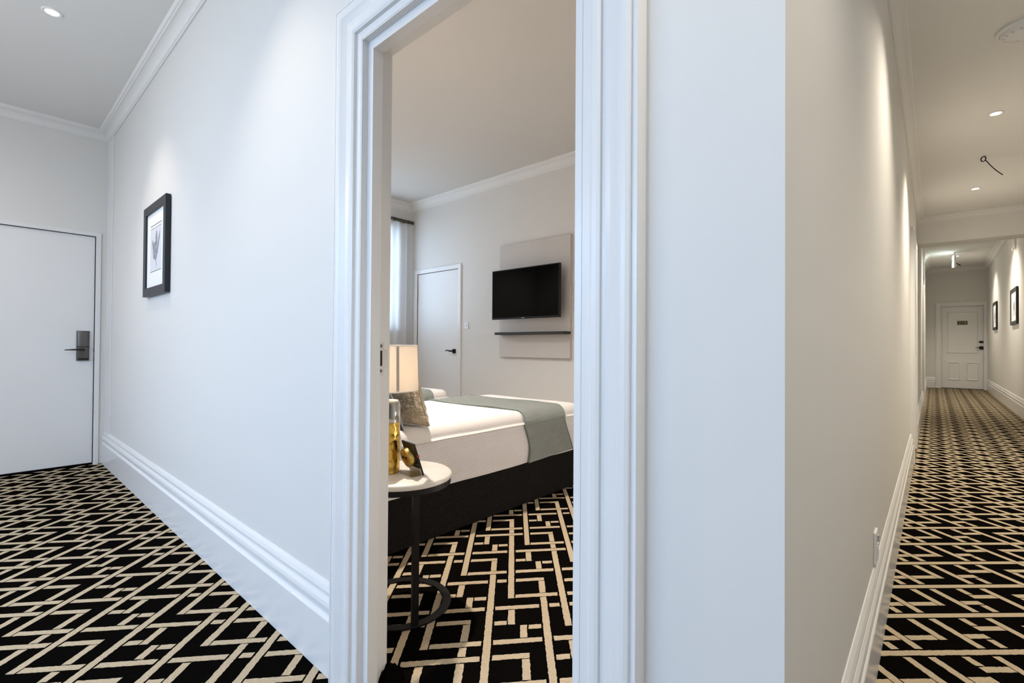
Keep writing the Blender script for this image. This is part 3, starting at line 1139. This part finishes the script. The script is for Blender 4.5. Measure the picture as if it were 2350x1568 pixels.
# ------------------------------------------------------------------ television wall
YP = YT - 0.035
tag(link('wall_panel', bxo(-3.735, -2.755, YP, YT, 0.978, 2.245, bev=0.003), M['tvpanel']), 'tall pale greige panel fixed to the bedroom wall behind the television', 'wall panel')
t = thing('television', 'large black flat screen television mounted on the pale wall panel', 'television', (-3.258, 3.86, 1.395))
tw, th = 0.465, 0.545
b = bmesh.new()
loops = []
for q, y in ((0, 0.030), (0, 0.002), (0.002, 0.0), (0.009, 0.0), (0.010, 0.003)):
    bb = 0.009 if q > 0.005 else 0
    loops.append([b.verts.new((x, y, z)) for x, z in ((-tw + q, q + bb), (tw - q, q + bb), (tw - q, th - q), (-tw + q, th - q))])
for a, c in zip(loops, loops[1:]):
    for k in range(4):
        b.faces.new((a[k], a[(k + 1) % 4], c[(k + 1) % 4], c[k]))
b.faces.new(loops[0])
link('bezel', b, M['black'], t)
link('screen', bxo(-tw + 0.010, tw - 0.010, 0.0025, 0.006, 0.019, th - 0.010), M['screen'], t)
link('back_housing', bxo(-0.34, 0.34, 0.028, 0.060, 0.04, 0.42, bev=0.01), M['black'], t)
link('wall_mount', bxo(-0.12, 0.12, 0.058, YP - 3.86, 0.18, 0.38, bev=0.003), M['black'], t)
link('logo_strip', bxo(-0.030, 0.010, -0.0006, 0.0006, 0.006, 0.012), M['grey'], t)
link('standby_light', bxo(tw - 0.085, tw - 0.080, -0.001, 0.0006, 0.008, 0.013), M['red'], t)
tag(link('floating_shelf', bxo(-3.705, -2.745, 3.885, YP, 1.226, 1.254, bev=0.002), M['shelf']), 'thin dark floating shelf under the television', 'shelf')


# ------------------------------------------------------------------ beds
def rounded_slab(bm, x0, x1, y0, y1, z0, z1, rc, rt, nz=6, ncor=7, subdiv=10, top=True, wob=0.0, bulge=0.0):
    """slab with rounded vertical corners (rc) and rounded top edge (rt), open side loops"""
    def loop(ins, z):
        pts = []
        r = max(rc - ins, 0.004)
        cx = (x0 + rc, x1 - rc)
        cy = (y0 + rc, y1 - rc)
        for (ccx, ccy, a0) in ((cx[1], cy[1], 0), (cx[0], cy[1], PI / 2), (cx[0], cy[0], PI), (cx[1], cy[0], 1.5 * PI)):
            for k in range(ncor):
                a = a0 + PI / 2 * k / (ncor - 1)
                pts.append((ccx + r * math.cos(a), ccy + r * math.sin(a)))
            # straight subdivisions to next corner
            nx = {0: (cx[0], cy[1], PI / 2), PI / 2: (cx[0], cy[0], PI), PI: (cx[1], cy[0], 1.5 * PI), 1.5 * PI: (cx[1], cy[1], 0)}[a0]
            e0 = pts[-1]
            e1 = (nx[0] + r * math.cos(nx[2]), nx[1] + r * math.sin(nx[2]))
            for k in range(1, subdiv):
                s = k / subdiv
                pts.append((e0[0] + (e1[0] - e0[0]) * s, e0[1] + (e1[1] - e0[1]) * s))
        out = []
        for (x, y) in pts:
            dz = wob * noise.noise(Vector((x * 3, y * 3, z * 2)))
            dd = wob * noise.noise(Vector((x * 4 + 9, y * 4, z * 5)))
            out.append(bm.verts.new((x + dd, y + dd, z + dz)))
        return out
    loops = []
    for k in range(nz + 1):
        s = k / nz
        z = z0 + (z1 - rt - z0) * s
        loops.append(loop(-bulge * math.sin(PI * s), z))
    for k in range(1, 7):
        a = PI / 2 * k / 6
        loops.append(loop(rt * (1 - math.cos(a)), z1 - rt + rt * math.sin(a)))
    for a, c in zip(loops, loops[1:]):
        n = len(a)
        for k in range(n):
            bm.faces.new((a[k], a[(k + 1) % n], c[(k + 1) % n], c[k]))
    if top:
        bm.faces.new(loops[-1])
    bm.faces.new(loops[0][::-1])


BW, BL, BZ = 1.08, 2.29, 0.645      # bed width, length, height
HEAD = 1.0
BFOOT = HEAD + BL


def bed(name, label, xr, loc_label=None):
    """xr: x of the side that faces the doorway; the bed lies along +y"""
    t = thing(name, label, 'bed', (xr, HEAD, 0), 0, 'upholstered hotel beds')
    b = bmesh.new()
    rounded_slab(b, -BW + 0.015, -0.015, 0.01, BL - 0.015, 0.006, 0.315, 0.09, 0.012, nz=2)
    link('base', b, M['bedbase'], t, smooth=True)
    b = bmesh.new()
    rounded_slab(b, -BW, 0.0, 0, BL, 0.292, 0.60, 0.11, 0.03, nz=8, wob=0.006, bulge=0.012, subdiv=24)
    # lift the tuck of the hem a little, unevenly
    link('coverlet_side', b, M['ribside'], t, smooth=True)
    b = bmesh.new()
    rounded_slab(b, -BW + 0.001, -0.001, 0.001, BL - 0.001, 0.552, BZ, 0.11, 0.070, nz=2, wob=0.004, bulge=0.0145, subdiv=24)
    link('top_sheet', b, M['sheet'], t, smooth=True)
    b = bmesh.new()
    box(b, -BW, 0, -0.075, -0.002, 0.0, 1.02, bev=0.02, seg=3)
    link('headboard', b, M['bedbase'], t, smooth=True)
    return t


bed('bed', 'near bed with white ribbed coverlet on a charcoal base, sage throw across its foot', -2.118)
bed('bed', 'far bed mostly hidden behind the near bed, its white foot end beside the closet door', -3.735)


def throw(label, xr, y0, y1):
    """runner lying over the bed: profile across x, swept in y"""
    x0, x1 = xr - BW, xr
    off = 0.0175
    prof = []
    zb = 0.300
    # right side, up, rounded shoulder, top, far shoulder, down
    n = 14
    for k in range(n + 1):
        prof.append((x1 + off + 0.006 * math.sin(PI * k / n), zb + (BZ - 0.085 - zb) * k / n))
    for k in range(1, 9):
        a = PI / 2 * k / 8
        prof.append((x1 + off - (0.075 + off) * (1 - math.cos(a)), BZ - 0.085 + (0.085 + 0.010) * math.sin(a)))
    for k in range(1, 16):
        s = k / 16
        prof.append((x1 - 0.075 + (x0 + 0.075 - x1 + 0.075) * s, BZ + 0.010 + 0.003 * math.sin(7 * s)))
    half = prof[:23][::-1]
    for (x, z) in half:
        prof.append((x0 + (x1 - x), z))
    ny = 26
    grid = []
    b = bmesh.new()
    for j in range(ny + 1):
        v = j / ny
        row = []
        for i, (x, z) in enumerate(prof):
            w0 = 0.012 * math.sin(i * 0.33) + 0.010 * math.sin(i * 0.12 + 1)
            w1 = 0.008 * math.sin(i * 0.27 + 2)
            y = (y0 + w0) * (1 - v) + (y1 + w1 + 0.10 * max(0.0, 0.55 - z) / 0.25) * v + 0.03 * max(0.0, 0.55 - z) / 0.25 * (1 - v)
            ripple = 0.0025 * noise.noise(Vector((x * 7, y * 9, z * 7)))
            # hem lies a little uneven
            dz = (0.018 * (v - 0.5) if i == 0 or i == len(prof) - 1 else 0)
            row.append(b.verts.new((x + ripple, y, z + ripple + dz)))
        grid.append(row)
    for a, c in zip(grid, grid[1:]):
        for k in range(len(a) - 1):
            b.faces.new((a[k], a[k + 1], c[k + 1], c[k]))
    arc = [0.0]
    for (xa, za), (xb, zb_) in zip(prof, prof[1:]):
        arc.append(arc[-1] + math.hypot(xb - xa, zb_ - za))
    num = {v: (arc[i], j * (y1 - y0) / ny) for j, row in enumerate(grid) for i, v in enumerate(row)}
    uvl = b.loops.layers.uv.new('weave')
    for f in b.faces:
        for lp in f.loops:
            lp[uvl].uv = num[lp.vert]
    edge0 = [v.co.copy() for v in grid[0]]
    edge1 = [v.co.copy() for v in grid[-1]]
    bmesh.ops.solidify(b, geom=b.faces[:], thickness=0.006)
    t = thing('bed_throw', label, 'throw', ((x0 + x1) / 2, (y0 + y1) / 2, BZ + 0.01), 0, 'sage throws at the bed ends')
    L = Vector(t.location)
    bmesh.ops.translate(b, vec=-L, verts=b.verts[:])
    link('fabric', b, M['throw'], t, smooth=True)
    for e in (edge0, edge1):
        b = bmesh.new()
        tube(b, [p - L for p in e], 0.0055, 8)
        link('piping', b, M['throw_edge'], t, smooth=True)
    return t


throw('sage green quilted throw across the foot of the near bed, hanging down its side', -2.118, 2.525, 2.985)
throw('sage green quilted throw on the far bed behind the lamp shade', -3.735, 2.50, 3.03)


def cushion(name, label, w, h, d, loc, rot, m, puckers, piping=None, seed=0):
    """local: w along x, h along z (standing), thickness d along y"""
    t = thing(name, label, 'cushion', loc)
    t.rotation_euler = rot
    n = 34
    b = bmesh.new()
    sides = []
    for sgn in (-1, 1):
        g = []
        for j in range(n + 1):
            row = []
            for i in range(n + 1):
                u, v = -1 + 2 * i / n, -1 + 2 * j / n
                prof = (max(0, 1 - u ** 4) ** 0.6) * (max(0, 1 - v ** 4) ** 0.6)
                pinch = 1 - 0.05 * (1 - abs(u) ** 2) * (abs(v) ** 3)
                pinch2 = 1 - 0.05 * (1 - abs(v) ** 2) * (abs(u) ** 3)
                x = u * w / 2 * pinch2
                z = h / 2 + v * h / 2 * pinch
                wr = puckers * prof * (abs(noise.noise(Vector((u * 2.1 + seed, v * 3.0, sgn * 5)))) * 1.2 + 0.6 * noise.noise(Vector((u * 5 + seed, v * 6, sgn * 3))))
                edge = puckers * 0.5 * noise.noise(Vector((u * 9, v * 9, seed)))
                y = sgn * (d / 2 * prof - wr) + edge * (1 - prof)
                row.append((x, y, z))
            g.append(row)
        sides.append(g)
    vs = {}

    def vert(sd, i, j):
        onedge = i in (0, n) or j in (0, n)
        k = (0 if onedge else sd, i, j)
        if k not in vs:
            vs[k] = b.verts.new(sides[0 if onedge else sd][j][i])
        return vs[k]
    for sd in (0, 1):
        for j in range(n):
            for i in range(n):
                q = [vert(sd, i, j), vert(sd, i + 1, j), vert(sd, i + 1, j + 1), vert(sd, i, j + 1)]
                b.faces.new(q)
    rim = [sides[0][0][i] for i in range(n + 1)] + [sides[0][j][n] for j in range(1, n + 1)] + [sides[0][n][i] for i in range(n - 1, -1, -1)] + [sides[0][j][0] for j in range(n - 1, -1, -1)]
    link('cover', b, m, t, smooth=True)
    if piping:
        bb = bmesh.new()
        tube(bb, rim, 0.0045, 8, cap=False)
        link('piping', bb, piping, t, smooth=True)
    return t


cushion('gold_cushion', 'crinkled champagne gold cushion on the near bed behind the lamp', 0.46, 0.30, 0.15, (-2.345, 1.665, BZ + 0.006), (math.radians(20), 0, math.radians(8)), M['gold_leather'], 0.020, M['gold_leather'], 3)
cushion('navy_cushion', 'navy velvet cushion squeezed behind the gold cushion on the near bed', 0.40, 0.34, 0.13, (-2.285, 1.49, BZ + 0.004), (math.radians(28), 0, math.radians(4)), M['navy'], 0.003, None, 8)

# ------------------------------------------------------------------ bedside table
TX, TY, TR, TZ = -1.707, 1.222, 0.212, 0.558
t = thing('bedside_table', 'small round bedside table with white stone top on a black frame', 'table', (TX, TY, 0))
b = bmesh.new()
lathe(b, [(0, TZ - 0.024), (TR - 0.006, TZ - 0.024), (TR - 0.001, TZ - 0.020), (TR, TZ - 0.012), (TR - 0.002, TZ - 0.005), (TR - 0.008, TZ), (0, TZ)], seg=96)
link('tabletop', b, M['marble'], t, smooth=True)
b = bmesh.new()
lathe(b, [(TR - 0.018, TZ - 0.0245), (TR - 0.004, TZ - 0.0245), (TR - 0.004, TZ - 0.045), (TR - 0.018, TZ - 0.045), (TR - 0.018, TZ - 0.0245)], seg=96)
link('rim', b, M['black_metal'], t, smooth=True)
b = bmesh.new()
lathe(b, [(TR - 0.036, 0.0012), (TR, 0.0012), (TR, 0.007), (TR - 0.002, 0.009), (TR - 0.034, 0.009), (TR - 0.036, 0.007), (TR - 0.036, 0.0012)], seg=96)
link('base_ring', b, M['black_metal'], t, smooth=True)
pa = math.atan2(1.150 - TY, -1.508 - TX)
b = bmesh.new()
px_, py_ = (TR - 0.014) * math.cos(pa), (TR - 0.014) * math.sin(pa)
box(b, -0.0125, 0.0125, -0.0125, 0.0125, 0.008, TZ - 0.0455, bev=0.002)
bmesh.ops.rotate(b, cent=(0, 0, 0), matrix=Matrix.Rotation(pa, 3, 'Z'), verts=b.verts[:])
bmesh.ops.translate(b, vec=(px_, py_, 0), verts=b.verts[:])
link('pole', b, M['black_metal'], t)

# ------------------------------------------------------------------ table lamp: hammered gold and glass base, cream drum shade
LX, LY = -1.762, 1.176
t = thing('table_lamp', 'table lamp with hammered gold and clear glass base under a cream drum shade', 'lamp', (LX, LY, TZ))
b = bmesh.new()
seg, nzr, R0 = 96, 60, 0.060
rows = []
for j in range(nzr + 1):
    z = 0.0 + 0.213 * j / nzr
    row = []
    for i in range(seg):
        a = 2 * PI * i / seg
        p = Vector((math.cos(a) * 2.1, math.sin(a) * 2.1, z * 24))
        dist = noise.voronoi(p)[0]
        dim = (dist[1] - dist[0])
        r = R0 - 0.0045 * min(1.0, dim) - (0.004 if j in (0,) else 0)
        row.append(b.verts.new((r * math.cos(a), r * math.sin(a), z)))
    rows.append(row)
for r0, r1 in zip(rows, rows[1:]):
    for i in range(seg):
        k = (i + 1) % seg
        b.faces.new((r0[i], r0[k], r1[k], r1[i]))
b.faces.new(rows[0][::-1])
b.faces.new(rows[-1])
link('gold_base', b, M['gold'], t, smooth=True)
b = bmesh.new()
lathe(b, [(0.0575, 0.2132), (0.0595, 0.216), (0.0595, 0.292), (0.056, 0.300), (0.050, 0.302), (0.050, 0.2985), (0.054, 0.296), (0.056, 0.290), (0.056, 0.2132)], seg=64)
link('glass_cylinder', b, M['glass_lamp'], t, smooth=True)
b = bmesh.new()
lathe(b, [(0.0, 0.2134), (0.055, 0.2134), (0.055, 0.2165), (0, 0.2165)], seg=48)
link('inner_disc', b, M['marble'], t)
b = bmesh.new()
lathe(b, [(0.0, 0.302), (0.052, 0.302), (0.052, 0.306), (0.012, 0.309), (0.012, 0.37), (0.0, 0.37)], seg=32)
link('lamp_neck', b, M['marble'], t, smooth=True)
b = bmesh.new()
lathe(b, [(0, 0.365), (0.014, 0.37), (0.026, 0.40), (0.030, 0.425), (0.022, 0.450), (0, 0.460)], seg=24)
link('bulb', b, M['bulb'], t, smooth=True)
b = bmesh.new()
SH0, SH1 = 0.350, 0.542
lathe(b, [(0.1360, SH0), (0.1300, SH1)], seg=72)
bmesh.ops.solidify(b, geom=b.faces[:], thickness=0.0015)
sh = link('lamp_shade', b, M['shade'], t, smooth=True)
for (r, z) in ((0.1300, SH1), (0.1360, SH0)):
    b = bmesh.new()
    tube(b, [(r * math.cos(2 * PI * k / 60), r * math.sin(2 * PI * k / 60), z) for k in range(61)], 0.0022, 6, cap=False)
    link('shade_ring', b, M['mount'], sh, smooth=True)
# overlap seam of the shade, facing the doorway
b = bmesh.new()
a0 = math.atan2(-0.35, 1.0)
A0 = math.radians(-14)
vv = []
for a in (A0 - 0.045, A0 + 0.045):
    for (r, z) in ((0.1371, SH0 + 0.004), (0.1311, SH1 - 0.004)):
        vv.append(b.verts.new((r * math.cos(a), r * math.sin(a), z)))
b.faces.new((vv[0], vv[2], vv[3], vv[1]))
bmesh.ops.solidify(b, geom=b.faces[:], thickness=0.0008)
link('shade_seam', b, M['seam'], sh)
pl = bpy.data.lights.new('lamp_bulb_light', 'POINT')
pl.energy = 0.35
pl.color = (1.0, 0.70, 0.38)
pl.shadow_soft_size = 0.03
po = bpy.data.objects.new('lamp_bulb_light', pl)
COL.objects.link(po)
po.location = (LX, LY, TZ + 0.475)

# ------------------------------------------------------------------ desk clock seen from behind
t = thing('desk_clock', 'small black square clock with a round brass drum on its back, on the bedside table', 'clock', (-1.640, 1.249, TZ), math.atan2(1.243 - 1.258, -1.587 + 1.693))
tilt = math.atan2(0.045, 0.135)
Rt = Matrix.Rotation(tilt, 4, 'X')


def tilted(bm):
    bmesh.ops.transform(bm, matrix=Rt, verts=bm.verts[:])
    return bm


b = bxo(-0.053, 0.053, 0.0, 0.007, 0.002, 0.145, bev=0.0012)
link('face_plate', tilted(b), M['black'], t)
b = bmesh.new()
lathe(b, [(0.0405, 0.0), (0.0415, 0.004), (0.0415, 0.024), (0.0405, 0.0262), (0.0385, 0.027), (0, 0.027)], seg=56)
bmesh.ops.transform(b, matrix=Matrix.Translation((-0.004, 0, 0.083)) @ Matrix.Rotation(PI / 2, 4, 'X'), verts=b.verts[:])
dr = link('brass_drum', tilted(b), M['gold_flat'], t, smooth=True)
for (x, z, r) in ((0.010, 0.004, 0.0052), (-0.014, 0.004, 0.0052), (-0.026, 0.010, 0.003), (0.0, -0.026, 0.004), (-0.010, 0.028, 0.004)):
    b = bmesh.new()
    lathe(b, [(0, 0.0305), (r, 0.0305), (r, 0.0268)], seg=16)
    bmesh.ops.transform(b, matrix=Matrix.Translation((-0.004 + x, 0, 0.083 + z)) @ Matrix.Rotation(PI / 2, 4, 'X'), verts=b.verts[:])
    link('knob', tilted(b), M['bronze_dark'] if r > 0.0045 else M['steel'], dr)
b = bxo(-0.053, 0.050, -0.050, 0.004, 0.0006, 0.0032, bev=0.0008)
ft_ = link('foot', b, M['steel'], t)
b = bxo(-0.050, 0.050, -0.0035, -0.0005, 0.003, 0.036, bev=0.0008)
link('foot_upright', tilted(b), M['steel'], ft_)
b = bmesh.new()
lathe(b, [(0, 0.004), (0.005, 0.004), (0.005, 0)], seg=12)
bmesh.ops.transform(b, matrix=Matrix.Translation((0.053, 0.0035, 0.09)) @ Matrix.Rotation(PI / 2, 4, 'Y'), verts=b.verts[:])
link('alarm_button', tilted(b), M['red'], t)

# ------------------------------------------------------------------ curtain rod and sheer curtain
t = thing('curtain_rod', 'dark wooden curtain rod above the bedroom window', 'curtain rod', (XW + 0.085, 3.1, 2.79))
b = bmesh.new()
tube(b, [(0, -0.95, 0), (0, 0.905, 0)], 0.021, 16)
link('rod', b, M['rod'], t, smooth=True)
for y in (-0.80, 0.80):
    b = bmesh.new()
    box(b, -0.085, 0.004, y - 0.012, y + 0.012, -0.010, 0.010, bev=0.002)
    link('bracket', b, M['rod'], t)
for k in range(16):
    b = bmesh.new()
    y = -0.86 + k * 0.112
    tube(b, [(0.0235 * math.cos(2 * PI * i / 20), y, -0.004 + 0.0265 * math.sin(2 * PI * i / 20)) for i in range(21)], 0.003, 6, cap=False)
    link('curtain_ring', b, M['rod'], t, smooth=True)

b = bmesh.new()
ny, nz_ = 150, 24
CY0, CY1 = 2.22, 3.985
rows = []
for j in range(nz_ + 1):
    v = j / nz_
    z = 2.757 - (2.757 - 0.03) * v
    row = []
    for i in range(ny + 1):
        s = i / ny
        ph_ = s * 2 * PI * 13 + 0.8 * math.sin(s * 9)
        amp = 0.024 + 0.012 * v + 0.008 * math.sin(s * 21)
        x = XW + 0.085 + amp * math.sin(ph_) + 0.006 * math.sin(3 * v + s * 30)
        y = CY0 + (CY1 - CY0) * s + 0.006 * math.cos(ph_ * 1.0)
        row.append(b.verts.new((x, y, z)))
    rows.append(row)
for r0, r1 in zip(rows, rows[1:]):
    for i in range(ny):
        b.faces.new((r0[i], r0[i + 1], r1[i + 1], r1[i]))
tag(link('sheer_curtain', b, M['sheer'], smooth=True), 'white sheer curtain hanging from the dark rod over the bedroom window', 'curtain')
